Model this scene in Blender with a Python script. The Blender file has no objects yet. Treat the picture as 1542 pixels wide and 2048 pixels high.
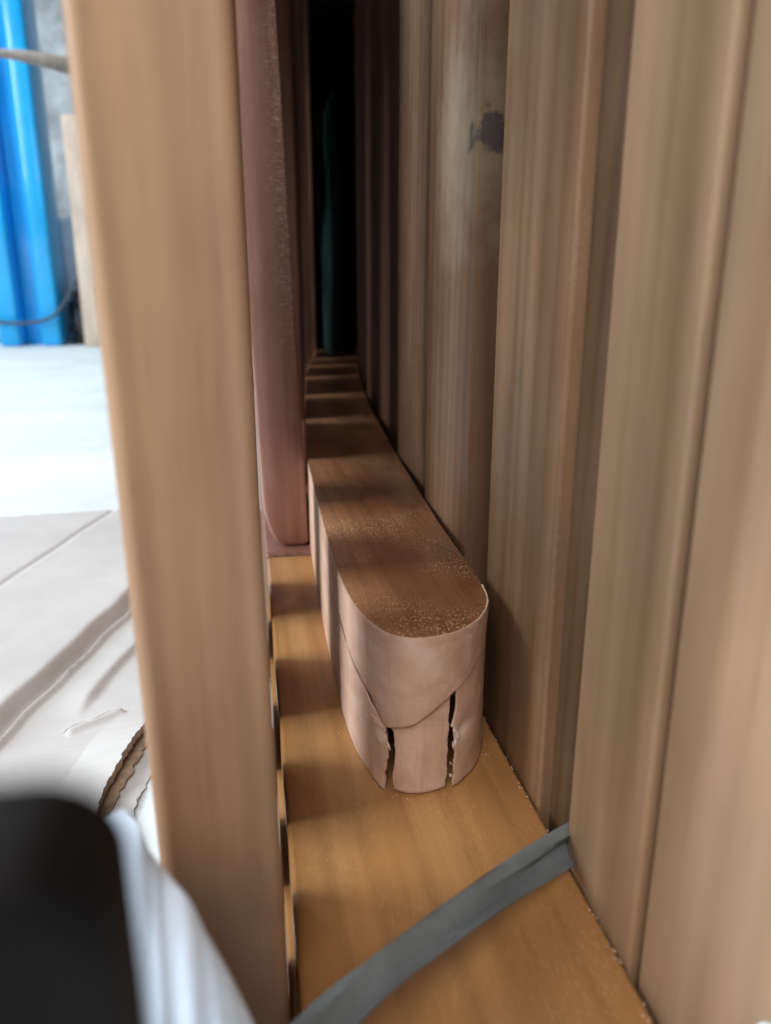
import bpy, bmesh, math, random
from mathutils import Vector, noise

random.seed(7)
S = bpy.context.scene
COL = S.collection

# ------------------------------------------------------------------ camera
PITCH = math.atan(443 / 1518)
YAW = math.atan(277 * math.cos(PITCH) / 1518)
cam_d = bpy.data.cameras.new('camera')
cam = bpy.data.objects.new('camera', cam_d)
COL.objects.link(cam)
cam.location = (0, 0, 0.155)
cam.rotation_euler = (math.pi / 2 - PITCH, 0, -YAW)
cam_d.sensor_width = 36
cam_d.lens = 1518 / 2048 * 36
cam_d.clip_start = 0.004
cam_d.clip_end = 60
cam_d.dof.use_dof = True
cam_d.dof.focus_distance = 0.285
cam_d.dof.aperture_fstop = 11.0
S.camera = cam

# ------------------------------------------------------------------ light
w = bpy.data.worlds.new('World')
S.world = w
w.use_nodes = True
bg = w.node_tree.nodes['Background']
bg.inputs['Color'].default_value = (0.80, 0.90, 1.0, 1)
bg.inputs['Strength'].default_value = 0.055


def area(name, loc, target, sx, sy, energy, color):
    d = bpy.data.lights.new(name, 'AREA')
    d.shape = 'RECTANGLE'
    d.size, d.size_y = sx, sy
    d.energy = energy
    d.color = color
    o = bpy.data.objects.new(name, d)
    COL.objects.link(o)
    o.location = loc
    o.rotation_euler = (Vector(target) - Vector(loc)).to_track_quat('-Z', 'Y').to_euler()
    return o


area('doorway_daylight', (-2.4, 0.45, 1.35), (0.0, 0.40, 0.0), 1.3, 1.2, 92, (0.90, 0.96, 1.0))
area('room_daylight', (-0.30, -0.66, 1.05), (0.05, 0.25, 0.05), 0.6, 0.6, 12, (1.0, 0.96, 0.92))
area('yard_daylight', (-1.4, 1.9, 2.6), (-0.7, 1.9, 0.0), 2.0, 2.0, 52, (0.88, 0.97, 1.0))

S.view_settings.view_transform = 'Standard'
S.view_settings.look = 'None'
S.view_settings.gamma = 1
S.view_settings.exposure = 0.18
S.render.engine = 'CYCLES'
S.cycles.use_denoising = True
S.cycles.max_bounces = 8

# ------------------------------------------------------------------ helpers


def link(o, parent=None):
    COL.objects.link(o)
    if parent is not None:
        o.parent = parent
    return o


def make(name, verts, faces, mat, parent=None, loc=(0, 0, 0), sharp=40, mats=None, fmat=None):
    """verts in world metres; the object's origin is put at loc."""
    me = bpy.data.meshes.new(name)
    L = Vector(loc)
    me.from_pydata([tuple(Vector(v) - L) for v in verts], [], faces)
    bm = bmesh.new()
    bm.from_mesh(me)
    bmesh.ops.remove_doubles(bm, verts=bm.verts, dist=1e-6)
    bmesh.ops.recalc_face_normals(bm, faces=bm.faces)
    bm.to_mesh(me)
    bm.free()
    for m in ([mat] if mats is None else mats):
        me.materials.append(m)
    me.polygons.foreach_set('use_smooth', [True] * len(me.polygons))
    if fmat is not None:
        for p in me.polygons:
            p.material_index = fmat(p, L)
    me.set_sharp_from_angle(angle=math.radians(sharp))
    o = bpy.data.objects.new(name, me)
    link(o, parent)
    o.location = L - (parent.location if parent is not None else Vector())
    return o


def thing(name, label, cat, loc=(0, 0, 0), group=None):
    o = bpy.data.objects.new(name, None)
    o.empty_display_size = 0.02
    link(o)
    o.location = loc
    return tag(o, label, cat, group)


def tag(o, label, cat, group=None):
    o['label'] = label
    o['category'] = cat
    if group:
        o['group'] = group
    return o


def struct(o):
    o['kind'] = 'structure'
    return o


def n3(x, y, z, s=1.0):
    return noise.noise(Vector((x * s, y * s, z * s)))


def rrect(x0, x1, y0, y1, r, seg=4):
    pts = []
    for cx, cy, a0 in ((x1 - r, y1 - r, 0), (x0 + r, y1 - r, 90), (x0 + r, y0 + r, 180), (x1 - r, y0 + r, 270)):
        for k in range(seg + 1):
            a = math.radians(a0 + 90 * k / seg)
            pts.append((cx + r * math.cos(a), cy + r * math.sin(a)))
    return pts


def slat(name, parent, x0, x1, y0, y1, z0, z1, r, mat, lean=(0, 0), seed=0, rings=26, wob=0.0003, flat=4):
    """upright bar with rounded arrises, slightly uneven like hand-planed timber"""
    base = rrect(x0, x1, y0, y1, r, flat)
    cx, cy = (x0 + x1) / 2, (y0 + y1) / 2
    verts, faces = [], []
    n = len(base)
    zs = [z0, z0 + r * .4] + [z0 + r + (z1 - z0 - 2 * r) * k / rings for k in range(rings + 1)] + [z1 - r * .4, z1]
    for i, z in enumerate(zs):
        ins = {0: r * .8, 1: r * .25, len(zs) - 2: r * .25, len(zs) - 1: r * .8}.get(i, 0)
        fx = 1 - ins / max((x1 - x0) / 2, 1e-6)
        fy = 1 - ins / max((y1 - y0) / 2, 1e-6)
        for (x, y) in base:
            px, py = cx + (x - cx) * fx, cy + (y - cy) * fy
            wx = wob * n3(px * 60 + seed * 9.1, py * 60, z * 9 + seed)
            wy = wob * n3(px * 60 + 31 + seed * 5.3, py * 60, z * 9 - seed)
            verts.append((px + wx + lean[0] * (z - z0), py + wy + lean[1] * (z - z0), z))
    for i in range(len(zs) - 1):
        for k in range(n):
            a, b = i * n + k, i * n + (k + 1) % n
            faces.append((a, b, b + n, a + n))
    faces.append(tuple(range(n - 1, -1, -1)))
    faces.append(tuple((len(zs) - 1) * n + k for k in range(n)))
    return make(name, verts, faces, mat, parent, loc=(cx, cy, z0))


def board(name, parent, x0, x1, y0, y1, z0, z1, r, mat, seed=0, rings=40, wob=0.0002):
    """plank lying along Y, rounded long edges"""
    sec = rrect(x0, x1, z0, z1, r, 3)
    n = len(sec)
    cx, cz = (x0 + x1) / 2, (z0 + z1) / 2
    verts, faces = [], []
    ys = [y0, y0 + r * .4] + [y0 + r + (y1 - y0 - 2 * r) * k / rings for k in range(rings + 1)] + [y1 - r * .4, y1]
    for i, y in enumerate(ys):
        ins = {0: r * .8, 1: r * .25, len(ys) - 2: r * .25, len(ys) - 1: r * .8}.get(i, 0)
        fx = 1 - ins / ((x1 - x0) / 2)
        fz = 1 - ins / ((z1 - z0) / 2)
        for (x, z) in sec:
            px, pz = cx + (x - cx) * fx, cz + (z - cz) * fz
            verts.append((px + wob * n3(px * 40, y * 25, pz * 40 + seed), y, pz + wob * .5 * n3(px * 30 + 7, y * 14, seed)))
    for i in range(len(ys) - 1):
        for k in range(n):
            a, b = i * n + k, i * n + (k + 1) % n
            faces.append((a, b, b + n, a + n))
    faces.append(tuple(range(n - 1, -1, -1)))
    faces.append(tuple((len(ys) - 1) * n + k for k in range(n)))
    return make(name, verts, faces, mat, parent, loc=(cx, y0, z0))


def tube(name, pts, radii, mat, parent=None, seg=10, twist=0.0, flat=1.0):
    pts = [Vector(p) for p in pts]
    verts, faces = [], []
    for i, p in enumerate(pts):
        t = (pts[min(i + 1, len(pts) - 1)] - pts[max(i - 1, 0)]).normalized()
        u = t.cross(Vector((0, 0, 1)))
        if u.length < 1e-3:
            u = t.cross(Vector((1, 0, 0)))
        u.normalize()
        v = t.cross(u)
        r = radii[i] if isinstance(radii, (list, tuple)) else radii
        for k in range(seg):
            a = 2 * math.pi * k / seg + twist * i
            verts.append(p + u * math.cos(a) * r + v * math.sin(a) * r * flat)
    for i in range(len(pts) - 1):
        for k in range(seg):
            a, b = i * seg + k, i * seg + (k + 1) % seg
            faces.append((a, b, b + seg, a + seg))
    faces.append(tuple(range(seg)))
    faces.append(tuple((len(pts) - 1) * seg + k for k in range(seg)))
    return make(name, verts, faces, mat, parent, loc=pts[0])


def catmull(pts, per=12):
    P = [Vector(p) for p in pts]
    out = []
    for i in range(len(P) - 1):
        p0, p1, p2, p3 = P[max(i - 1, 0)], P[i], P[i + 1], P[min(i + 2, len(P) - 1)]
        for k in range(per):
            t = k / per
            out.append(.5 * ((2 * p1) + (p2 - p0) * t + (2 * p0 - 5 * p1 + 4 * p2 - p3) * t * t + (3 * p1 - p0 - 3 * p2 + p3) * t ** 3))
    out.append(P[-1])
    return out


def lerp(tab, x):
    if x <= tab[0][0]:
        return tab[0][1]
    for (a, fa), (b, fb) in zip(tab, tab[1:]):
        if x <= b:
            return fa + (fb - fa) * (x - a) / (b - a)
    return tab[-1][1]


def mm(tab):
    return [(a / 1000, b / 1000) for a, b in tab]


# ------------------------------------------------------------------ materials
class NT:
    def __init__(self, name):
        self.m = bpy.data.materials.new(name)
        self.m.use_nodes = True
        self.t = self.m.node_tree
        self.bsdf = self.t.nodes['Principled BSDF']

    def n(self, kind, **kw):
        nd = self.t.nodes.new(kind)
        for k, v in kw.items():
            if k.startswith('_'):
                setattr(nd, k[1:], v)
            else:
                nd.inputs[k.replace('__', ' ')].default_value = v
        return nd

    def l(self, a, b):
        self.t.links.new(a, b)

    def ramp(self, src, stops):
        r = self.t.nodes.new('ShaderNodeValToRGB')
        el = r.color_ramp.elements
        while len(el) > 1:
            el.remove(el[-1])
        el[0].position, c = stops[0][0], stops[0][1]
        el[0].color = (*c, 1) if len(c) == 3 else c
        for p, c in stops[1:]:
            e = el.new(p)
            e.color = (*c, 1)
        self.l(src, r.inputs['Fac'])
        return r.outputs['Color']

    def mix(self, fac, a, b, mode='MIX'):
        x = self.t.nodes.new('ShaderNodeMix')
        x.data_type = 'RGBA'
        x.blend_type = mode
        for s, v in ((x.inputs[0], fac), (x.inputs[6], a), (x.inputs[7], b)):
            if hasattr(v, 'is_linked'):
                self.l(v, s)
            elif isinstance(v, (int, float)):
                s.default_value = v
            else:
                s.default_value = (*v, 1) if len(v) == 3 else v
        return x.outputs[2]

    def math(self, op, a, b=0.0, clamp=False):
        x = self.t.nodes.new('ShaderNodeMath')
        x.operation = op
        x.use_clamp = clamp
        for s, v in ((x.inputs[0], a), (x.inputs[1], b)):
            if hasattr(v, 'is_linked'):
                self.l(v, s)
            else:
                s.default_value = v
        return x.outputs[0]

    def coords(self, rnd=True):
        tc = self.t.nodes.new('ShaderNodeTexCoord')
        if not rnd:
            return tc.outputs['Object']
        oi = self.t.nodes.new('ShaderNodeObjectInfo')
        v = self.n('ShaderNodeVectorMath', _operation='SCALE')
        cb = self.n('ShaderNodeCombineXYZ')
        for i in range(3):
            self.l(oi.outputs['Random'], cb.inputs[i])
        self.l(cb.outputs[0], v.inputs[0])
        v.inputs['Scale'].default_value = 3.0
        a = self.n('ShaderNodeVectorMath', _operation='ADD')
        self.l(tc.outputs['Object'], a.inputs[0])
        self.l(v.outputs[0], a.inputs[1])
        return a.outputs[0]

    def mapped(self, vec, scale, rot=(0, 0, 0)):
        m = self.n('ShaderNodeMapping')
        m.inputs['Scale'].default_value = scale
        m.inputs['Rotation'].default_value = rot
        self.l(vec, m.inputs['Vector'])
        return m.outputs[0]

    def noise(self, vec, scale=1.0, detail=3.0, rough=.5, dist=0.0):
        x = self.n('ShaderNodeTexNoise', Scale=scale, Detail=detail, Roughness=rough, Distortion=dist)
        self.l(vec, x.inputs['Vector'])
        return x.outputs['Fac']

    def bump(self, h, strength, dist):
        b = self.n('ShaderNodeBump', Strength=strength, Distance=dist)
        self.l(h, b.inputs['Height'])
        return b.outputs[0]

    def spot(self, center, radii, edge_noise=None, amount=.4, lo=.75, hi=1.05):
        """1 inside an ellipsoid given in object space, uneven edge"""
        tc = self.t.nodes.new('ShaderNodeTexCoord')
        s = self.n('ShaderNodeVectorMath', _operation='SUBTRACT')
        self.l(tc.outputs['Object'], s.inputs[0])
        s.inputs[1].default_value = center
        d = self.n('ShaderNodeVectorMath', _operation='DIVIDE')
        self.l(s.outputs[0], d.inputs[0])
        d.inputs[1].default_value = radii
        ln = self.n('ShaderNodeVectorMath', _operation='LENGTH')
        self.l(d.outputs[0], ln.inputs[0])
        v = ln.outputs['Value']
        if edge_noise is not None:
            v = self.math('ADD', v, self.math('MULTIPLY', self.math('SUBTRACT', edge_noise, .5), amount * 2))
        mr = self.n('ShaderNodeMapRange')
        mr.inputs['From Min'].default_value = hi
        mr.inputs['From Max'].default_value = lo
        self.l(v, mr.inputs['Value'])
        return mr.outputs[0]


def wood(name, dark, mid, light, axis='Z', rough=.42, coat=.25, grain=1.0, streak=None, streak_amt=.5,
         specks=None, dust=0.0, bump=.25, extra=None, pores=.35, mott=(.80, 1.10), rings=.30, spec=.5):
    N = NT(name)
    v = N.coords()
    along = {'X': 0, 'Y': 1, 'Z': 2}[axis]

    def sc(lon, acr):
        s = [acr, acr, acr]
        s[along] = lon
        return tuple(s)
    broad = N.noise(N.mapped(v, sc(2.2 * grain, 28 * grain)), 1, 3, .55, .7)
    fine = N.noise(N.mapped(v, sc(14 * grain, 420 * grain)), 1, 4, .6, .2)
    pore = N.noise(N.mapped(v, sc(60 * grain, 1500 * grain)), 1, 2, .5)
    blot = N.noise(N.mapped(v, sc(9, 22)), 1, 3, .5, .4)
    c = N.ramp(broad, [(.30, dark), (.48, mid), (.66, light)])
    c = N.mix(N.math('MULTIPLY', N.math('SUBTRACT', fine, .35, True), .9), c, dark)
    if streak is not None:
        st = N.noise(N.mapped(v, sc(1.2, 60)), 1, 2, .5, .3)
        f = N.math('MULTIPLY', N.math('MULTIPLY', N.math('SUBTRACT', st, .50), 6, True), streak_amt)
        c = N.mix(f, c, streak)
    wv = N.n('ShaderNodeTexWave', Scale=1.0, Distortion=5.5, Detail=3.0)
    wv.inputs['Detail Scale'].default_value = 1.2
    wv.bands_direction = 'DIAGONAL'
    N.l(N.mapped(v, sc(1.6 * grain, 52 * grain)), wv.inputs['Vector'])
    c = N.mix(N.math('MULTIPLY', N.math('POWER', wv.outputs['Fac'], 2.5), rings), c, tuple(x * .72 for x in dark))
    pf = N.math('MULTIPLY', N.math('SUBTRACT', pore, .58), 3.5, True)
    c = N.mix(N.math('MULTIPLY', pf, pores), c, tuple(x * .45 for x in dark))
    bl = N.ramp(blot, [(.32, (mott[0],) * 3), (.68, (mott[1],) * 3)])
    c = N.mix(1.0, c, bl, 'MULTIPLY')
    if specks is not None:
        col, amt, size = specks
        sp = N.noise(N.mapped(v, sc(260 / size, 800 / size)), 1, 2, .5)
        gate = N.noise(N.mapped(v, (30, 30, 30)), 1, 2, .5)
        f = N.math('MULTIPLY', N.math('SUBTRACT', sp, .575), 14, True)
        f = N.math('MULTIPLY', f, N.math('MULTIPLY', N.math('SUBTRACT', gate, .40), 4.0, True))
        c = N.mix(N.math('MULTIPLY', f, amt), c, col)
    if extra is not None:
        c = extra(N, c, v)
    if dust > 0:
        du = N.noise(v, 2200, 3, .7)
        du2 = N.noise(v, 45, 3, .6)
        f = N.math('MULTIPLY', N.math('SUBTRACT', du, .56), 8, True)
        f = N.math('MULTIPLY', f, N.math('MULTIPLY', N.math('SUBTRACT', du2, .42), 4, True))
        c = N.mix(N.math('MULTIPLY', f, dust), c, (.55, .50, .44))
    N.l(c, N.bsdf.inputs['Base Color'])
    rr = N.n('ShaderNodeMapRange')
    rr.inputs['To Min'].default_value = rough - .10
    rr.inputs['To Max'].default_value = rough + .16
    N.l(blot, rr.inputs['Value'])
    N.l(rr.outputs[0], N.bsdf.inputs['Roughness'])
    N.bsdf.inputs['Specular IOR Level'].default_value = spec
    N.bsdf.inputs['Coat Weight'].default_value = coat
    N.bsdf.inputs['Coat Roughness'].default_value = .28
    h = N.math('ADD', N.math('MULTIPLY', fine, .6), N.math('MULTIPLY', pore, .5))
    N.l(N.bump(h, bump, .0006), N.bsdf.inputs['Normal'])
    return N


def raw_fibre(N, c, v):
    up = N.noise(N.mapped(v, (900, 900, 45)), 1, 4, .65, .3)
    saw = N.noise(N.mapped(v, (40, 40, 1100)), 1, 3, .6, .5)
    c = N.mix(N.math('MULTIPLY', N.math('SUBTRACT', up, .46), 2.2, True), c, (.48, .295, .205))
    c = N.mix(N.math('MULTIPLY', N.math('SUBTRACT', saw, .50), 1.3, True), c, (.50, .33, .235))
    zone = N.noise(N.mapped(v, (95, 30, 9)), 1, 2, .4, .2)
    c = N.mix(N.math('MULTIPLY', N.math('SUBTRACT', zone, .47), 3.5, True), c, (.57, .37, .245))
    pale = N.noise(N.mapped(v, (70, 40, 60)), 1, 3, .5, .3)
    c = N.mix(N.math('MULTIPLY', N.math('SUBTRACT', pale, .58), 4, True), c, (.68, .52, .43))
    en = N.noise(v, 500, 3, .6)
    for ctr, rad in (((.0165, .004, .0205), (.0045, .007, .0055)), ((-.0092, .007, .0190), (.0026, .005, .0032))):   # torn fresh wood
        c = N.mix(N.math('MULTIPLY', N.spot(ctr, rad, en, .5, .4, 1.1), .75), c, (.80, .67, .58))
    return c


def plain(name, col, rough=.6, metal=0.0, var=.12, scale=30, bump=0.0, bscale=200, coat=0.0, bdist=.001):
    N = NT(name)
    v = N.coords()
    a = N.noise(v, scale, 4, .6)
    c = N.ramp(a, [(.3, tuple(x * (1 - var) for x in col)), (.7, tuple(min(1, x * (1 + var)) for x in col))])
    N.l(c, N.bsdf.inputs['Base Color'])
    N.bsdf.inputs['Roughness'].default_value = rough
    N.bsdf.inputs['Metallic'].default_value = metal
    N.bsdf.inputs['Coat Weight'].default_value = coat
    if bump > 0:
        N.l(N.bump(N.noise(v, bscale, 4, .6), bump, bdist), N.bsdf.inputs['Normal'])
    return N


W_POST = wood('post_wood', (0.254, 0.132, 0.062), (0.353, 0.193, 0.099), (0.432, 0.259, 0.152), rough=.5, coat=.06, grain=.8,
              streak=(.52, .33, .215), streak_amt=.6, bump=.12, mott=(.66, 1.14), spec=.35).m
W_PALE = wood('pale_wood', (.55, .42, .33), (.66, .53, .43), (.72, .60, .50), rough=.55, coat=.1).m


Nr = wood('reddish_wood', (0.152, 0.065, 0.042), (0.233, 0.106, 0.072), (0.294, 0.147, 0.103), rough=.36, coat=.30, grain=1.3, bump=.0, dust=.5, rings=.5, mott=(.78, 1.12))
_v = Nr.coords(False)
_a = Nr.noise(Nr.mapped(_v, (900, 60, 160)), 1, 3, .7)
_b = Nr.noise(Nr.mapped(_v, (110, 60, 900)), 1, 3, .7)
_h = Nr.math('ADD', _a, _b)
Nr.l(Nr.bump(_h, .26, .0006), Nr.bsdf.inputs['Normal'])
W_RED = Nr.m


def cross_scratches(N, c, v):
    o = N.coords(False)
    en = N.noise(o, 90, 3, .6)
    where = N.spot((.008, 0, .255), (.0125, .05, .150), en, .6, .25, 1.1)
    for mp, amt in (((3200, 50, 210), .75), ((190, 50, 2600), .9)):
        ln = N.noise(N.mapped(o, mp), 1, 2, .6, .3)
        f = N.math('MULTIPLY', N.math('SUBTRACT', ln, .54), 9, True)
        c = N.mix(N.math('MULTIPLY', N.math('MULTIPLY', f, where), amt), c, (.80, .70, .68))
    return c


Np = wood('rose_brown_wood', (0.287, 0.136, 0.095), (0.403, 0.206, 0.151), (0.476, 0.260, 0.191), rough=.36, coat=.30, grain=1.5, bump=.0, dust=.4, rings=.16, mott=(.84, 1.10), extra=cross_scratches)
_v = Np.coords(False)
_h = Np.math('ADD', Np.noise(Np.mapped(_v, (900, 60, 160)), 1, 3, .7), Np.noise(Np.mapped(_v, (110, 60, 900)), 1, 3, .7))
Np.l(Np.bump(_h, .30, .0006), Np.bsdf.inputs['Normal'])
W_ROSE = Np.m
W_BASE = wood('orange_wood', (0.326, 0.148, 0.048), (0.431, 0.211, 0.075), (0.507, 0.270, 0.109), axis='Y', rough=.34, coat=.40, grain=.9, bump=.15,
              specks=((.66, .45, .22), .18, .5), mott=(.80, 1.10)).m
W_TOP = wood('varnished_top_wood', (0.165, 0.065, 0.028), (0.235, 0.099, 0.043), (0.300, 0.133, 0.060), axis='Y', rough=.36, coat=.35, grain=1.4,
             specks=((.74, .50, .25), .85, .36), bump=.35, rings=.35, mott=(.75, 1.15)).m
W_RAW = wood('raw_end_wood', (0.560, 0.345, 0.248), (0.660, 0.432, 0.324), (0.730, 0.506, 0.396), axis='Y', rough=.66, coat=.0, grain=2.2, bump=.35,
             streak=(.50, .29, .17), streak_amt=.4, pores=.2, rings=.08, mott=(.86, 1.06), dust=.25, spec=.3, extra=raw_fibre).m
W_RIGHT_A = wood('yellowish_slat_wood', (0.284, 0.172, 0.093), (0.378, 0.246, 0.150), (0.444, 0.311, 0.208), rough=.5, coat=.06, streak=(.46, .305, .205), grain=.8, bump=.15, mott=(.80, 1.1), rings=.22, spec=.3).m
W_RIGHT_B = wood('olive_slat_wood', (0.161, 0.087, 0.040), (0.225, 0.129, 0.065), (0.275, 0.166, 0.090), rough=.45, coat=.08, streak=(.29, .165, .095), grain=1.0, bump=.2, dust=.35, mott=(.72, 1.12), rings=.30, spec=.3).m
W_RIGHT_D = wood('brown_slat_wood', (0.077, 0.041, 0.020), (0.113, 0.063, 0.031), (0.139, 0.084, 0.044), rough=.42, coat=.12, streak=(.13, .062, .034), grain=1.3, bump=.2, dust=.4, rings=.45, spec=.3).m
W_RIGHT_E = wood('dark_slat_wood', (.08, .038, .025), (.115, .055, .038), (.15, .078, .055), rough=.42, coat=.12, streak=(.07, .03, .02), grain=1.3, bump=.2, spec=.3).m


def stain(N, c, v):
    # slat local frame: x from its middle, y from its middle, z from its foot (-0.03)
    en = N.noise(v, 70, 4, .6)
    en2 = N.noise(v, 260, 4, .6)
    grey = N.spot((-.002, -.012, .238), (.022, .040, .055), en, .55, .35, 1.1)
    c = N.mix(N.math('MULTIPLY', grey, .8), c, (.27, .225, .155))
    red = N.spot((.0, -.02, .10), (.03, .03, .09), en, .5, .3, 1.1)
    c = N.mix(N.math('MULTIPLY', red, .5), c, (.16, .075, .042))
    kn = N.spot((-.0065, -.031, .2385), (.0080, .012, .0088), en2, .40, .82, 1.0)
    c = N.mix(N.math('MULTIPLY', kn, .95), c, (.055, .042, .042))
    k2 = N.spot((-.0055, -.031, .263), (.0045, .012, .012), en2, .3, .3, 1.1)
    c = N.mix(N.math('MULTIPLY', k2, .6), c, (.10, .072, .06))
    k3 = N.spot((-.0095, -.031, .2475), (.0014, .012, .0016), en2, .3, .6, 1.1)
    return N.mix(N.math('MULTIPLY', k3, .7), c, (.09, .07, .06))


W_RIGHT_C = wood('knotty_slat_wood', (0.121, 0.065, 0.031), (0.174, 0.099, 0.050), (0.210, 0.133, 0.071), rough=.45, coat=.08, streak=(.18, .085, .045), grain=1.2, bump=.2, dust=.12, extra=stain, rings=.45, spec=.3).m

M_FLOOR = plain('cement_floor', (.70, .77, .79), .8, var=.10, scale=6, bump=.2, bscale=60).m
M_WALL = plain('concrete_wall', (.56, .58, .59), .9, var=.35, scale=9, bump=.6, bscale=40, bdist=.01).m
M_BLUE = plain('blue_paint', (.005, .40, .85), .30, var=.12, scale=5, coat=.4).m
M_FOAM = plain('foam_wrap', (.71, .80, .94), .95, var=.05, scale=60, bump=.35, bscale=500, bdist=.0008).m
M_BLACK = plain('black_lacquer', (.006, .0045, .0045), .5, var=.2, scale=40, coat=.0).m
M_BLACK.node_tree.nodes['Principled BSDF'].inputs['Specular IOR Level'].default_value = .10
M_STRAP = plain('grey_plastic_strap', (.15, .172, .182), .5, var=.15, scale=120, bump=.2, bscale=700, bdist=.0004).m
M_TWINE = plain('grey_twine', (.30, .29, .28), .85, var=.25, scale=300, bump=.5, bscale=800).m
M_SACK = plain('pale_blue_plastic', (.58, .70, .80), .45, var=.08, scale=8).m
M_BAG = plain('black_plastic', (.02, .022, .026), .25, var=.2, scale=30, coat=.5).m
M_REDP = plain('red_plastic', (.55, .06, .04), .4).m
M_CABLE = plain('dark_cable', (.05, .07, .10), .5).m
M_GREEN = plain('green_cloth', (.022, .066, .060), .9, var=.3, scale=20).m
M_BACK = plain('gap_end_shade', (.035, .025, .022), .8, var=.3, scale=20).m  # dark colour standing in for shade at the gap's far end
M_SPLINTER = plain('pale_splinter_wood', (.70, .56, .46), .8, var=.1, scale=200).m
M_DUST = plain('blue_grey_lint', (.45, .55, .66), .9, var=.2, scale=500).m


def cardboard_mat():
    N = NT('cardboard')
    v = N.coords(False)
    a = N.noise(v, 9, 5, .6)
    f = N.noise(N.mapped(v, (60, 420, 60), (0, 0, .35)), 1, 3, .6)
    c = N.ramp(a, [(.3, (.46, .455, .455)), (.7, (.57, .565, .565))])
    c = N.mix(N.math('MULTIPLY', N.math('SUBTRACT', f, .45, True), .5), c, (.42, .38, .34))
    N.l(c, N.bsdf.inputs['Base Color'])
    N.bsdf.inputs['Roughness'].default_value = .85
    N.l(N.bump(f, .15, .001), N.bsdf.inputs['Normal'])
    return N.m


M_CARD = cardboard_mat()
M_CARDRAW = plain('torn_cardboard', (.36, .26, .18), .9, var=.25, scale=200, bump=.4, bscale=500).m

# ------------------------------------------------------------------ setting
fz = -.034
floor = struct(make('floor', [(-6, -2, fz), (4, -2, fz), (4, 5, fz), (-6, 5, fz)], [(0, 1, 2, 3)], M_FLOOR))
# rough concrete wall behind the column
vs, fs = [], []
nx, nz = 60, 40
for j in range(nz + 1):
    for i in range(nx + 1):
        x = -3.5 + 6 * i / nx
        z = fz + 2.6 * j / nz
        vs.append((x, 3.5 + .02 * n3(x * 6, 0, z * 6) + .01 * n3(x * 19, 3, z * 19), z))
for j in range(nz):
    for i in range(nx):
        a = j * (nx + 1) + i
        fs.append((a, a + 1, a + nx + 2, a + nx + 1))
k0 = len(vs)
vs += [(-3.5, 3.7, fz), (2.5, 3.7, fz), (2.5, 3.7, fz + 2.6), (-3.5, 3.7, fz + 2.6)]
fs.append((k0, k0 + 1, k0 + 2, k0 + 3))
struct(make('concrete_wall', vs, fs, M_WALL))

# ------------------------------------------------------------------ the curve both slatted sides follow
CURVE = mm([(0, 0), (300, 0), (366, 3.5), (444, 8), (569, 17), (708, 28), (900, 48), (1134, 79), (1400, 117), (1600, 147)])


def slat_top(y):
    # the far slats end under the added sloping shade board; the near ones stand free
    return .80 if y < .47 else .194 + .335 * y


def XR(y):
    return .0815 + lerp(CURVE, y)


# ------------------------------------------------------------------ base board
base = thing('base_board', 'long orange-brown varnished plank lying flat under the cracked rail', 'plank', (.0435, .05, -.03))
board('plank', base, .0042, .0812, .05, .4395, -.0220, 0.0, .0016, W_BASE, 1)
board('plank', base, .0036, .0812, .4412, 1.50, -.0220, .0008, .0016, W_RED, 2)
board('lower_batten', base, .0022, .0700, .05, 1.50, -.0335, -.0225, .001, W_BASE, 3)

# ------------------------------------------------------------------ cracked rail
LEFT = mm([(140, 1500), (110, 1300), (72.3, 999), (49.7, 718), (39.6, 579), (32.6, 476), (30.1, 402), (28.8, 343), (28.1, 291), (28.6, 247), (30.9, 224), (36.2, 207.4)])
RIGHT = mm([(55.6, 203), (65.1, 210.0), (71.9, 220.5), (75.6, 234.1), (77.4, 264.3), (78.8, 310), (82, 366), (86.7, 444), (95.5, 569), (106.8, 708), (127, 900), (157, 1134), (195, 1400), (209, 1500)])
OUT = LEFT + [(.0442, .2015)] + RIGHT
out = [p.to_2d() for p in catmull([(x, y, 0) for x, y in OUT], 10)]
i_front = len(LEFT) * 10
ss = [0]
for a, b in zip(out, out[1:]):
    ss.append(ss[-1] + (b - a).length)
s_off = ss[i_front]
ss = [s - s_off for s in ss]


def outline(s):
    lo, hi = 0, len(ss) - 1
    while hi - lo > 1:
        m = (lo + hi) // 2
        if ss[m] <= s:
            lo = m
        else:
            hi = m
    t = (s - ss[lo]) / (ss[hi] - ss[lo])
    p = out[lo].lerp(out[hi], t)
    a, b = out[max(lo - 1, 0)], out[min(hi + 1, len(out) - 1)]
    d = (b - a).normalized()
    return p, Vector((d.y, -d.x))        # outward normal (outline runs left side -> front -> right side)


RH = .056
S0, S1 = -.066, .058          # stretch of the rounded end that is made of separate split pieces
rail = thing('cracked_rail', 'rounded wooden rail with split end standing on the orange plank', 'rail', (.0442, .2015, 0))

# core body (set back behind the split pieces)
vs, fs = [], []
samples = [s for s in ss if s < S0 - .0005] + [S0 - .0002] + [S0 + (S1 - S0) * k / 40 for k in range(41)] + [S1 + .0002] + [s for s in ss if s > S1 + .0005]
lv = (0.0, RH * .5, RH - .0002)
for z in lv:
    for s in samples:
        p, nrm = outline(s)
        if S0 <= s <= S1:
            p = p - nrm * .0165
        vs.append((p.x, p.y, z))
n = len(samples)
for j in range(len(lv) - 1):
    for k in range(n - 1):
        a = j * n + k
        fs.append((a, a + 1, a + n + 1, a + n))
    fs.append((j * n + n - 1, j * n, j * n + n, j * n + 2 * n - 1))
make('rail_body', vs, fs, W_RAW, rail, loc=(.0442, .2015, 0))
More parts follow.
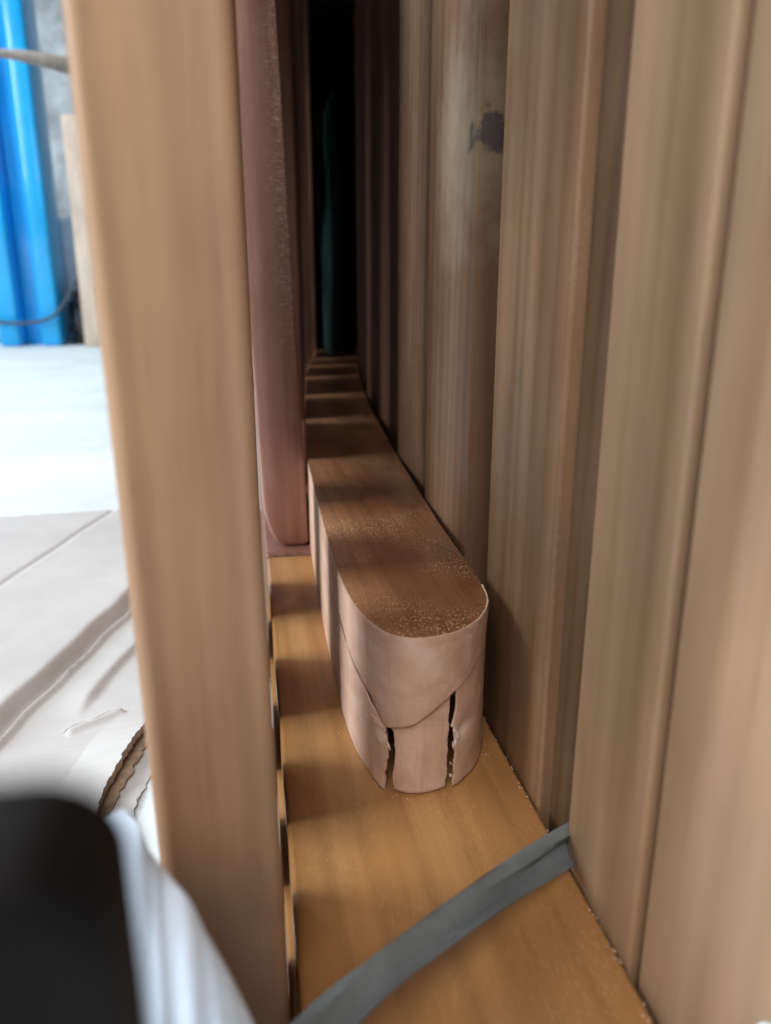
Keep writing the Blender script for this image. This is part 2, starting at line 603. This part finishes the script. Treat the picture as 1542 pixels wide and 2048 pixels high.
# varnished top, a hair proud, softly rounded edge; slightly dished
vs, fs = [], []
prof = [(.0016, RH - .0012), (-.0001, RH - .00025), (.0004, RH + .0001)]
ts = [s for s in ss if s < -.075] + [-.075 + .150 * k / 80 for k in range(81)] + [s for s in ss if s > .075]
n = len(ts)
for ins, z in prof:
    for s in ts:
        p, nrm = outline(s)
        q = p - nrm * ins
        wz = .00018 * n3(q.x * 90, q.y * 40, 3)
        vs.append((q.x, q.y, z + wz))
for j in range(len(prof) - 1):
    for k in range(n - 1):
        a = j * n + k
        fs.append((a, a + 1, a + n + 1, a + n))
top0 = (len(prof) - 1) * n
half = n // 2
for k in range(half - 1):                       # ladder across the rail
    a, b = top0 + k, top0 + n - 1 - k
    fs.append((a, a + 1, b - 1, b))
if n % 2 == 1:
    fs.append((top0 + half - 1, top0 + half, top0 + half + 1))
make('top_face', vs, fs, W_TOP, rail, loc=(.0442, .2015, 0))

LCRACK = mm([(22.5, -11.4), (25.6, -15.5), (29.8, -21.4), (33.4, -34), (36, -51), (40.5, -67)])      # z -> s
VLOW = mm([(22.5, -11.4), (24.6, -6.3), (27.0, .3), (31.9, 6.6), (35.4, 12.8)])
RCRACK = mm([(35.4, 12.8), (38.2, 18.9), (41.5, 25.4), (44.5, 31), (47.3, 35.4), (53.0, 44), (56.5, 58.5)])


def rag(z, k, amp=.0005):
    return amp * n3(z * 420, k * 13.7, 1.3) + amp * .7 * n3(z * 1300, k * 3.1, 5.1)


def skin(name, z0, z1, left, right, off, rowh=.0007, colw=.0016, depth=.0032, k=0, taper=None, und=(0, 0)):
    """one split piece of the rounded end: bounded left/right by s(z)"""
    rows = max(3, int((z1 - z0) / rowh))
    wmax = max(right(z0 + (z1 - z0) * i / rows) - left(z0 + (z1 - z0) * i / rows) for i in range(rows + 1))
    cols = max(5, int(wmax / colw))
    vs, fs = [], []
    for layer in (0, 1):
        for i in range(rows + 1):
            z = z0 + (z1 - z0) * i / rows
            a, b = left(z), right(z)
            if layer:                            # walls of the splits are undercut
                a, b = a + und[0], b - und[1] * (1 if z < .0225 else 3.2)
            if b < a + .0002:
                b = a + .0002
            for c in range(cols + 1):
                u = c / cols
                u = .5 - .5 * math.cos(u * math.pi) * (1.0) if cols > 6 else u
                s = a + (b - a) * u
                p, nrm = outline(max(min(s, ss[-1] - .001), ss[0] + .001))
                o = off + .00022 * n3(s * 260, z * 160, k) + .0001 * n3(s * 900, z * 400, k)
                edge = min(c, cols - c)
                if edge == 0:
                    o -= .0007
                if i == 0:
                    o -= .0005
                if i == rows:
                    o -= .00012
                if taper:
                    o += taper(s, z)
                q = p + nrm * o
                if layer:
                    q = p + nrm * (off - depth)
                vs.append((q.x, q.y, z))
    R, Cn = rows + 1, cols + 1
    for layer in (0, 1):
        for i in range(rows):
            for c in range(cols):
                a = layer * R * Cn + i * Cn + c
                fs.append((a, a + 1, a + Cn + 1, a + Cn))
    B = R * Cn
    for i in range(rows):
        for c in (0, cols):
            a = i * Cn + c
            fs.append((a, a + Cn, a + Cn + B, a + B))
    for c in range(cols):
        for i in (0, rows):
            a = i * Cn + c
            fs.append((a, a + 1, a + 1 + B, a + B))
    return make(name, vs, fs, W_RAW, rail, loc=(.0442, .2015, 0), sharp=55)


inv_l = [(s, z) for z, s in LCRACK]


def wl(z):
    return max(lerp(LCRACK, z) + .0004 + rag(z, 1, .0003), S0)


def wr(z):
    if z < .0354:
        return lerp(VLOW, z) - .0001
    return min(lerp(RCRACK, z) - .0004 + rag(z, 2, .0002), S1)


skin('wedge', .0226, RH - .0001, wl, wr, .0005, k=1, taper=lambda s, z: -.0011 * math.exp(-max(0, s - lerp(LCRACK, z)) / .0035) if z < .041 else 0)
skin('cheek', .0004, .0402, lambda z: S0, lambda z: (lerp(LCRACK, z) - .0020 - .0006 * max(0, (.033 - z) / .010) - .0065 * max(0, (z - .0295) / .009) + rag(z, 3, .0004)) if z > .0225 else -.0098 + rag(z, 3, .0006) - .0006 * math.sin(z * 330),
     .0002, k=2, und=(0, .0032), taper=lambda s, z: (-.0012 * max(0, 1 - abs(s + .014) / .006) if z > .0225 else 0) + .0012 * max(0, (.006 - z) / .006) * max(0, 1 - abs(s + .012) / .008))
skin('centre_piece', .0006, .0352, lambda z: (-.0075 + rag(z, 4, .0005) - .0006 * math.sin(z * 330)) if z < .0225 else lerp(VLOW, z) + .0003,
     lambda z: .0127 + rag(z, 5, .0005) - .0010 * max(0, (.008 - z) / .008), -.0011, k=3)
skin('cheek', .0004, RH - .0001, lambda z: (.0150 + rag(z, 6, .0006) - .0013 * math.exp(-((z - .0235) / .0025) ** 2) - .0008 * max(0, (.008 - z) / .008)) if z < .0354 else lerp(RCRACK, z) + .0006 + rag(z, 7, .0002),
     lambda z: S1, .0000, k=4, und=(.0036, 0),
     taper=lambda s, z: -.0016 * math.exp(-((z - .020) / .0035) ** 2 - ((s - .020) / .0035) ** 2))

# pale torn fibres at the cracks
for i in range(16):
    if i < 7:
        s, z = -.0105 + random.uniform(-.0022, .0016), .0195 + random.uniform(-.003, .0045)
    elif i < 13:
        s, z = .0150 + random.uniform(-.0012, .0012), .021 + random.uniform(-.0045, .003)
    else:
        s, z = random.choice((-.0088, .0140)) + random.uniform(-.0006, .0006), random.uniform(.004, .016)
    p, nrm = outline(s)
    tdir = Vector((-nrm.y, nrm.x, 0))
    c = Vector((p.x + nrm.x * -.0004, p.y + nrm.y * -.0004, z))
    L = random.uniform(.0008, .0022)
    wd = random.uniform(.0003, .0007)
    ax = (Vector((0, 0, 1)) + tdir * random.uniform(-.8, .8)).normalized()
    sd = Vector((nrm.x, nrm.y, 0)).cross(ax).normalized()
    N3 = Vector((nrm.x, nrm.y, 0))
    vs = [c - ax * L, c + sd * wd, c + ax * L, c - sd * wd, c + N3 * wd * 1.3, c - N3 * wd]
    make('splinter', vs, [(0, 1, 4), (1, 2, 4), (2, 3, 4), (3, 0, 4), (1, 0, 5), (2, 1, 5), (3, 2, 5), (0, 3, 5)], M_SPLINTER, rail, loc=c)

# ------------------------------------------------------------------ right slatted side
right = thing('slatted_screen', 'curved row of upright yellow-brown wooden slats to the right of the cracked rail', 'slatted screen', (.10, .3, -.03))
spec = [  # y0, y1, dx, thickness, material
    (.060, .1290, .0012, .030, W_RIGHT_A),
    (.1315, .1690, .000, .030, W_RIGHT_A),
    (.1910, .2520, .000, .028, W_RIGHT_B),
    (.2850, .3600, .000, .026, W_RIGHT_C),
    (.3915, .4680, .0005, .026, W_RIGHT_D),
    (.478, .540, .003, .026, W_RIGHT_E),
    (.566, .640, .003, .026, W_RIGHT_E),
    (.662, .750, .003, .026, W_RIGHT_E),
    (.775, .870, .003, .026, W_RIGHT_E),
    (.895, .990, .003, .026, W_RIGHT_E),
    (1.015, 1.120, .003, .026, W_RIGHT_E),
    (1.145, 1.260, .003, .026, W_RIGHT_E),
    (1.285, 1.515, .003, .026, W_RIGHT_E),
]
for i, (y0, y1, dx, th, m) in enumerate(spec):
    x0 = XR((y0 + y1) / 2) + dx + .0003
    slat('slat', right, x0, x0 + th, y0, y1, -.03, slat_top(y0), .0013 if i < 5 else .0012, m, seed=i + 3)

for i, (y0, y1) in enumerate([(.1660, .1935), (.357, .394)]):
    slat('gap_shade_strip', right, XR(y0) + .0045, XR(y0) + .020, y0, y1, -.03, .79, .001, W_RIGHT_D, seed=20 + i)  # added dark strips, stand in for shade in two slat gaps

# ------------------------------------------------------------------ left slatted side
left = thing('slatted_bench', 'row of reddish-brown upright slats left of the rail, half hidden behind the near post', 'slatted bench', (-.01, .5, -.03))
# the slat with the rounded foot: profile in XZ, extruded in Y
x0, x1, y0, y1, zb, zt = .0040, .0309, .4550, .585, .0012, .346
prof = []
r1, r2 = .0135, .004
for k in range(9):
    a = math.radians(180 + 90 * k / 8)
    prof.append((x0 + r1 + r1 * math.cos(a), zb + r1 * 2.2 + r1 * 2.2 * math.sin(a)))
for k in range(4):
    a = math.radians(270 + 90 * k / 3)
    prof.append((x1 - r2 + r2 * math.cos(a), zb + r2 + r2 * math.sin(a)))
for k in range(1, 31):
    prof.append((x1, zb + r2 + (zt - zb - r2) * k / 30))
for k in range(30, 0, -1):
    prof.append((x0, zb + r1 * 2.2 + (zt - zb - r1 * 2.2) * k / 30))
lean = lambda z: -.030 * (z - zb)
vs, fs = [], []
cxm = (x0 + x1) / 2
ysec = [(y0, .0018), (y0 + .0006, .0006), (y0 + .002, 0), (y1 - .002, 0), (y1, .0018)]
for y, ins in ysec:
    for (x, z) in prof:
        fx = 1 - ins / ((x1 - x0) / 2)
        zz = max(z, zb + ins) if z < zb + .02 else z
        vs.append((cxm + (x - cxm) * fx + lean(z) + .0003 * n3(x * 30, y * 30, z * 14), y, zz))
n = len(prof)
for j in range(len(ysec) - 1):
    for k in range(n):
        a, b = j * n + k, j * n + (k + 1) % n
        fs.append((a, b, b + n, a + n))
fs.append(tuple(range(n)))
fs.append(tuple((len(ysec) - 1) * n + k for k in range(n)))
make('slat', vs, fs, W_ROSE, left, loc=(cxm, y0, zb))


def XL(y):
    return lerp(mm([(402, 30.1), (476, 32.6), (579, 39.6), (718, 49.7), (999, 72.3), (1300, 110), (1500, 140)]), y)


for i, (a, b) in enumerate([(.607, .728), (.752, .890), (.918, 1.03), (1.06, 1.135), (1.165, 1.30), (1.33, 1.515)]):
    xr = XL(a) - .0008
    slat('slat', left, xr - .026, xr, a, b, .0012, slat_top(a), .003, W_RED, seed=40 + i)
# nearer slats of the same row, standing outside the plank; light comes through between them
for i, (a, b) in enumerate([(.196, .229), (.256, .306), (.350, .396)]):
    slat('slat', left, -.0240, .0006, a, b, fz + .001, .80, .003, W_RED, seed=60 + i)

vs = []
for y, dz in ((.474, 0), (1.60, 0)):
    for x in (-.30, .45):
        for up in (.006, .026):
            vs.append((x, y, .194 + .335 * y + up - .005))
make('added_shade_board', vs, [(0, 1, 3, 2), (4, 6, 7, 5), (0, 4, 5, 1), (2, 3, 7, 6), (0, 2, 6, 4), (1, 5, 7, 3)], W_RED, left, loc=(.075, .474, .38))  # added board above the view, keeps light out of the far gap

# ------------------------------------------------------------------ near post
post = thing('near_post', 'tan wooden post nearest the camera on the left, blurred', 'post', (-.012, .146, fz))
slat('post_body', post, -.0232, .0022, .1360, .170, fz + .001, .85, .0034, W_POST, lean=(-.0110, 0), seed=80, rings=40, flat=6)

# ------------------------------------------------------------------ cardboard
def crease(p, q, x, y):
    px, py = p
    qx, qy = q
    dx, dy = qx - px, qy - py
    L = math.hypot(dx, dy)
    t = ((x - px) * dx + (y - py) * dy) / (L * L)
    d = ((x - px) * dy - (y - py) * dx) / L
    return t, d


def card_h(x, y):
    h = .0006 * n3(x * 14, y * 14, 1) + .0003 * n3(x * 60, y * 60, 2)
    # long buckled fold
    t, d = crease((-.118, .290), (-.070, .470), x, y)
    d += .0016 * n3(t * 7, 0, 4)
    m = max(0, min(1, (t + .1) / .15))
    up = 1 / (1 + math.exp(-(-d - .004) / .0012))
    h += m * .0085 * up * math.exp(-max(0, -d - .006) / .09)
    h += m * .0022 * math.exp(-((d - .0012) / .0016) ** 2)
    # second softer fold that bends to the tear
    t, d = crease((-.086, .322), (-.066, .400), x, y)
    d -= .010 * (t - .5) ** 2
    m = max(0, min(1, t / .2)) * max(0, min(1, (1.5 - t) / .3))
    h += m * .0032 / (1 + math.exp(-(-d) / .0009)) * math.exp(-max(0, -d) / .012)
    # faint far crease
    t, d = crease((-.166, .49), (-.1296, .6347), x, y)
    h -= .0016 * math.exp(-(d / .0022) ** 2)
    # slit
    t, d = crease((-.0850, .3125), (-.0690, .3235), x, y)
    if -.15 < t < 1.15:
        h += .0018 * math.exp(-((d - .002) / .0025) ** 2) - .0035 * math.exp(-((d + .0008 * math.sin(t * 9)) / .0007) ** 2)
    return h


card = thing('cardboard_sheet', 'crumpled grey cardboard sheet with a torn edge lying on the floor at left', 'cardboard', (-.15, .35, fz))
zc = fz + .0045
GX, GY = 330, 420
xa, xb, ya, yb = -.42, .000, .180, .662
idx, vs, fs = {}, [], []


def torn_edge(y):
    # right boundary of the upper sheet: torn away towards the camera
    e = lerp(mm([(150, -66), (262, -63), (272, -60.5), (288, -57.5), (307, -53.5), (330, -40), (360, -5), (700, 0)]), y)
    return e + .0010 * n3(y * 260, 0, 8) + .0006 * n3(y * 800, 2, 8)


for j in range(GY + 1):
    y = ya + (yb - ya) * (j / GY) ** 1.3
    xe = torn_edge(y)
    for i in range(GX + 1):
        u = i / GX
        x = xa + (xe - xa) * (1 - (1 - u) ** 1.7)
        yy = y + (.003 * n3(x * 30, 5, 0) + .0015 * n3(x * 110, 5, 0)) * (j / GY) ** 6
        lift = .0045 * max(0, 1 - (xe - x) / .02) * math.exp(-((y - .285) / .03) ** 2)
        vs.append((x, yy, zc + card_h(x, y) + lift))
W1 = GX + 1
for j in range(GY):
    for i in range(GX):
        a = j * W1 + i
        fs.append((a, a + 1, a + W1 + 1, a + W1))
nv = len(vs)
# rim: gives the sheet its thickness
ring = [i for i in range(W1)] + [j * W1 + GX for j in range(1, GY + 1)] + [GY * W1 + i for i in range(GX - 1, -1, -1)] + [j * W1 for j in range(GY - 1, 0, -1)]
for a in ring:
    v = vs[a]
    vs.append((v[0], v[1], max(fz + .0008, v[2] - .0035)))
for k in range(len(ring)):
    a, b = ring[k], ring[(k + 1) % len(ring)]
    fs.append((a, b, nv + (k + 1) % len(ring), nv + k))
nfront = GX * GY
make('top_liner', vs, fs, M_CARD, card, loc=(-.15, .35, fz), sharp=60, mats=[M_CARD, M_CARDRAW],
     fmat=lambda p, L: 1 if p.index >= nfront else 0)
# lower liner seen inside the tear, two ragged plies
for q, (dz, inset, mt) in enumerate([(.0022, .004, M_CARDRAW), (.0008, .012, M_CARD)]):
    vs, fs = [], []
    for j in range(61):
        y = .20 + .16 * j / 60
        e = torn_edge(y) + inset + .0018 * n3(y * 200, q, 3)
        for i in range(4):
            x = e - .03 + .03 * i / 3
            vs.append((x, y, fz + dz + .0012 * n3(y * 90, x * 60, q) * i / 3 + .0005))
        vs.append((e, y, fz + .0006))
    for j in range(60):
        for i in range(4):
            a = j * 5 + i
            fs.append((a, a + 1, a + 6, a + 5))
    make('torn_ply', vs, fs, mt, card, loc=(-.06, .28, fz), sharp=50)

# ------------------------------------------------------------------ grey strap
ctr = catmull([(.0900, .1755, .0030), (.0835, .1704, .0045), (.0664, .1575, .0080), (.0516, .1459, .0120), (.0390, .1365, .0150), (.0252, .1259, .0180), (.0132, .1162, .0200), (.0068, .1101, .0210), (-.0010, .1025, .0220), (-.009, .095, .0225)], 10)
vs, fs = [], []
nsec = 9
for i, p in enumerate(ctr):
    u = i / (len(ctr) - 1)
    t = (ctr[min(i + 1, len(ctr) - 1)] - ctr[max(i - 1, 0)]).normalized()
    side = t.cross(Vector((0, 0, 1))).normalized()
    up = side.cross(t)
    roll = math.radians(lerp([(0, 95), (.10, 80), (.22, 40), (.36, 12), (.6, -4), (1, 10)], u))
    wv = side * math.cos(roll) + up * math.sin(roll)
    nv_ = t.cross(wv).normalized()
    hw = lerp([(0, .0044), (.12, .0050), (.3, .0047), (.6, .0053), (1, .0056)], u)
    for layer in (1, -1):
        for k in range(nsec):
            a = -1 + 2 * k / (nsec - 1)
            fold = .0016 * math.cos(a * math.pi * 1.2 + .6 + u * 2) + .0005 * math.sin(a * 9 + u * 11) - .0006 * abs(a)
            vs.append(p + wv * (hw * a) + nv_ * (fold + layer * .00055))
m = 2 * nsec
for i in range(len(ctr) - 1):
    for k in range(nsec - 1):
        for o in (0, nsec):
            a = i * m + o + k
            fs.append((a, a + 1, a + m + 1, a + m))
    for k in (0, nsec - 1):
        a = i * m + k
        fs.append((a, a + nsec, a + nsec + m, a + m))
for i in (0, len(ctr) - 1):
    fs.append(tuple(i * m + k for k in range(nsec)) + tuple(i * m + nsec + k for k in range(nsec - 1, -1, -1)))
tag(make('strap', vs, fs, M_STRAP, loc=ctr[0]), 'twisted grey plastic strap stretched across the orange plank in the foreground', 'strap')

# ------------------------------------------------------------------ foam wrap
def foam(name, edge, foot, label, seed, thick=.0035):
    E = catmull(edge, 8)
    Fo = catmull(foot, 8)
    nn = min(len(E), len(Fo))
    rows = 26
    vs, fs = [], []
    for layer in (0, 1):
        for i in range(nn):
            for j in range(rows + 1):
                t = j / rows
                p = E[i].lerp(Fo[i], t)
                bulge = .010 * math.sin(math.pi * t)
                d = Vector((.25, -.9, .35)).normalized()
                wr_ = .0012 * n3(i * .12, j * .16, seed) + .0005 * n3(p.x * 160, p.z * 70, seed + 4)
                roll = -.0030 * max(0, 1 - t * 9) ** 2
                p = p + d * (bulge + wr_ + roll - layer * thick)
                vs.append((p.x, p.y, max(p.z, fz + .001 + layer * 0)))
    R = rows + 1
    B = nn * R
    for layer in (0, 1):
        for i in range(nn - 1):
            for j in range(rows):
                a = layer * B + i * R + j
                fs.append((a, a + 1, a + R + 1, a + R))
    for i in range(nn - 1):
        for j in (0, rows):
            a = i * R + j
            fs.append((a, a + R, a + R + B, a + B))
    for j in range(rows):
        for i in (0, nn - 1):
            a = i * R + j
            fs.append((a, a + 1, a + 1 + B, a + B))
    return tag(make(name, vs, fs, M_FOAM, loc=Fo[0], sharp=70), label, 'foam sheet')


foam('foam_sheet',
     [(-.085, .185, .020), (-.062, .150, .036), (-.038, .117, .058), (-.0225, .1050, .0765), (-.0178, .1000, .0715), (-.0158, .0990, .0684), (-.0122, .0972, .0642), (-.0098, .0952, .0590), (-.0071, .0932, .0540), (-.0040, .0907, .0474), (-.0010, .0880, .0400), (.003, .083, .030)],
     [(-.080, .165, fz + .001), (-.060, .130, fz + .001), (-.045, .105, fz + .001), (-.036, .095, fz + .001), (-.030, .088, fz + .001), (-.026, .084, fz + .001), (-.022, .080, fz + .001), (-.018, .077, fz + .001), (-.014, .074, fz + .001), (-.010, .071, fz + .001), (-.006, .068, fz + .001), (.000, .064, fz + .001)],
     'bluish white foam sheet wrapped round the foot of the near tan post', 3)
foam('foam_scrap',
     [(.0768, .082, .022), (.0780, .081, .031), (.0800, .080, .0385), (.084, .079, .0390), (.091, .078, .037)],
     [(.0775, .074, fz + .001), (.0785, .073, fz + .001), (.081, .072, fz + .001), (.085, .071, fz + .001), (.090, .070, fz + .001)],
     'small bit of bluish white foam in the bottom right corner', 9)

# ------------------------------------------------------------------ black block near the lens
bt = thing('black_post', 'dark blurred block with rounded top in the bottom left corner', 'post', (-.022, .028, fz))
# profile in XZ with a rounded shoulder, extruded in Y
prof = []
bx0, bx1, bzt, br = -.040, -.0060, .1352, .0040
for k in range(9):
    a = math.radians(90 * k / 8)
    prof.append((bx1 - br + br * math.cos(a), bzt - br + br * math.sin(a)))
for k in range(9):
    a = math.radians(90 + 90 * k / 8)
    prof.append((bx0 + br + br * math.cos(a), bzt - br + br * math.sin(a)))
prof += [(bx0, fz + .001), (bx1, fz + .001)]
vs, fs = [], []
secs = [(.0240, .0012), (.0244, .0004), (.0252, 0), (.0300, 0), (.0312, .0012)]
cx_, cz_ = (bx0 + bx1) / 2, .05
for y, ins in secs:
    for x, z in prof:
        vs.append((cx_ + (x - cx_) * (1 - ins / .018), y, z - (ins if z > .05 else 0)))
n = len(prof)
for j in range(len(secs) - 1):
    for k in range(n):
        a, b = j * n + k, j * n + (k + 1) % n
        fs.append((a, b, b + n, a + n))
fs.append(tuple(range(n)))
fs.append(tuple((len(secs) - 1) * n + k for k in range(n)))
make('post_body', vs, fs, M_BLACK, bt, loc=(-.022, .028, fz))

# ------------------------------------------------------------------ things at the back left
def box(name, parent, x0, x1, y0, y1, z0, z1, mat, r=.004):
    return slat(name, parent, x0, x1, y0, y1, z0, z1, r, mat, rings=4, wob=0, flat=3)


colm = thing('steel_column', 'bright blue painted steel column standing at the back left', 'column', (-.73, 2.98, fz))
box('flange', colm, -.720, -.655, 2.900, 3.090, fz, 2.2, M_BLUE, .012)
box('flange', colm, -.860, -.790, 2.900, 3.090, fz, 2.2, M_BLUE, .012)
box('web', colm, -.788, -.722, 2.975, 3.02, fz, 2.2, M_BLUE, .004)

bw = thing('pale_board', 'pale upright wooden board seen just left behind the near post', 'board', (-.53, 2.86, fz))
slat('board_body', bw, -.566, -.470, 2.84, 2.88, fz, .70, .006, W_PALE, lean=(.003, 0), seed=90)

# pale blue plastic crate-like sack by the wall
def lump(name, c, rx, ry, rz, mat, seed, amp=.18, sq=.6, parent=None, u=26, v=16, freq=2.2):
    vs, fs = [], []
    for j in range(v + 1):
        th = math.pi * j / v
        for i in range(u):
            ph = 2 * math.pi * i / u
            d = Vector((math.sin(th) * math.cos(ph), math.sin(th) * math.sin(ph), math.cos(th)))
            e = Vector([math.copysign(abs(q) ** sq, q) for q in d])
            k = 1 + amp * n3(d.x * freq + seed, d.y * freq, d.z * freq) + amp * .5 * n3(d.x * freq * 3 + seed, d.y * freq * 3, d.z * freq * 3)
            p = Vector((c[0] + e.x * rx * k, c[1] + e.y * ry * k, c[2] + e.z * rz * k))
            p.z = max(p.z, fz + .001)
            vs.append(p)
    for j in range(v):
        for i in range(u):
            a, b = j * u + i, j * u + (i + 1) % u
            fs.append((a, b, b + u, a + u))
    return make(name, vs, fs, mat, parent, loc=(c[0], c[1], fz), sharp=80)


tag(lump('plastic_sack', (-.60, 3.25, .19), .17, .12, .235, M_SACK, 2, .06, .45), 'pale blue plastic sack standing right of the blue column', 'sack')
tag(lump('plastic_sack', (-1.02, 3.20, .10), .15, .12, .17, M_SACK, 5, .14, .6), 'pale blue plastic sack at the left edge behind the blue column', 'sack')
tag(lump('trash_bag', (-.585, 3.02, .05), .055, .05, .115, M_BAG, 7, .5, .8, freq=4), 'small black crumpled bag at the foot of the blue column', 'bag')
tag(lump('red_cap', (-.565, 2.965, .145), .018, .018, .016, M_REDP, 9, .1, .9, u=12, v=8), 'tiny red cap on top of the black bag', 'cap')
tag(tube('cable', catmull([(-1.05, 2.87, .12), (-.93, 2.87, .07), (-.83, 2.872, .050), (-.74, 2.875, .048), (-.66, 2.88, .075), (-.60, 2.90, .16), (-.565, 2.93, .235), (-.53, 2.95, .30)], 8), .006, M_CABLE), 'thin dark cable drooping across the blue column', 'cable')
tag(tube('twine', catmull([(-.024, .196, .2000), (-.034, .192, .2010), (-.044, .190, .2022), (-.055, .190, .2027), (-.075, .190, .2034)], 6),
         [.0031 - .0025 * min(1, k / 18) for k in range(25)], M_TWINE, seg=9, twist=.35, flat=.8), 'grey twisted twine tapering out behind the near post at top left', 'twine')

# ------------------------------------------------------------------ deep in the gap
tag(slat('gap_end_shade_board', None, -.25, .44, 1.52, 1.545, fz + .001, .70, .003, M_BACK, rings=6), 'added dark board that keeps the far end of the gap dark', 'board')  # added board, closes off light and darkens the end of the gap
vs, fs = [], []
nu, nv2 = 14, 30
for layer in (0, 1):
    for j in range(nv2 + 1):
        t = j / nv2
        z = .45 - .448 * t
        xl = lerp([(0, .142), (.06, .120), (.18, .118), (.4, .122), (1, .126)], t)
        xr_ = lerp([(0, .150), (.06, .150), (.3, .166), (1, .176)], t)
        for i in range(nu + 1):
            u = i / nu
            x = xl + (xr_ - xl) * u
            y = 1.30 + .010 * math.sin(u * 9 + t * 2) + .006 * n3(u * 3, t * 5, 1) + layer * .002
            vs.append((x, y, z))
for layer in (0, 1):
    for j in range(nv2):
        for i in range(nu):
            a = layer * (nv2 + 1) * (nu + 1) + j * (nu + 1) + i
            fs.append((a, a + 1, a + nu + 2, a + nu + 1))
B = (nv2 + 1) * (nu + 1)
for j in range(nv2):
    for i in (0, nu):
        a = j * (nu + 1) + i
        fs.append((a, a + nu + 1, a + nu + 1 + B, a + B))
for i in range(nu):
    for j in (0, nv2):
        a = j * (nu + 1) + i
        fs.append((a, a + 1, a + 1 + B, a + B))
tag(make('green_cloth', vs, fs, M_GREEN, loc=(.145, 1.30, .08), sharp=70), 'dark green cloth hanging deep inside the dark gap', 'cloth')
tag(lump('lint_tuft', (.0900, .470, .0478), .0022, .003, .0028, M_DUST, 3, .5, .9, u=14, v=10, freq=3), 'tiny blue-grey tuft of lint between rail and slats', 'lint')

# ------------------------------------------------------------------ sawdust crumbs on plank and along the slats' feet
vs, fs = [], []


def crumb(x, y, z, r):
    k = len(vs)
    for d in ((1, 0, 0), (0, 1, 0), (-1, 0, 0), (0, -1, 0), (0, 0, 1), (0, 0, -.6)):
        q = r * random.uniform(.5, 1.3)
        vs.append((x + d[0] * q, y + d[1] * q, z + max(d[2] * q * .8, -.0002)))
    for a, b, c in ((0, 1, 4), (1, 2, 4), (2, 3, 4), (3, 0, 4), (1, 0, 5), (2, 1, 5), (3, 2, 5), (0, 3, 5)):
        fs.append((k + a, k + b, k + c))


for _ in range(75):
    y = random.uniform(.10, .245)
    crumb(.0807 - abs(random.gauss(0, .0009)), y, .0003, random.uniform(.0001, .00034))
for _ in range(26):
    crumb(random.uniform(.006, .078), random.uniform(.12, .43), .0002, random.uniform(.00008, .00020))
crumb(.0252, .2420, .0003, .00042)
for _ in range(40):
    a = random.uniform(-.03, .045)
    p, nrm = outline(a)
    e = abs(random.gauss(.0008, .0008))
    crumb(p.x + nrm.x * e, p.y + nrm.y * e, .0003, random.uniform(.0001, .0003))
sd = make('sawdust', vs, fs, M_SPLINTER, loc=(.05, .2, 0))
sd['kind'] = 'stuff'
sd['label'] = 'pale sawdust crumbs scattered on the orange plank and along the slats'
sd['category'] = 'sawdust'
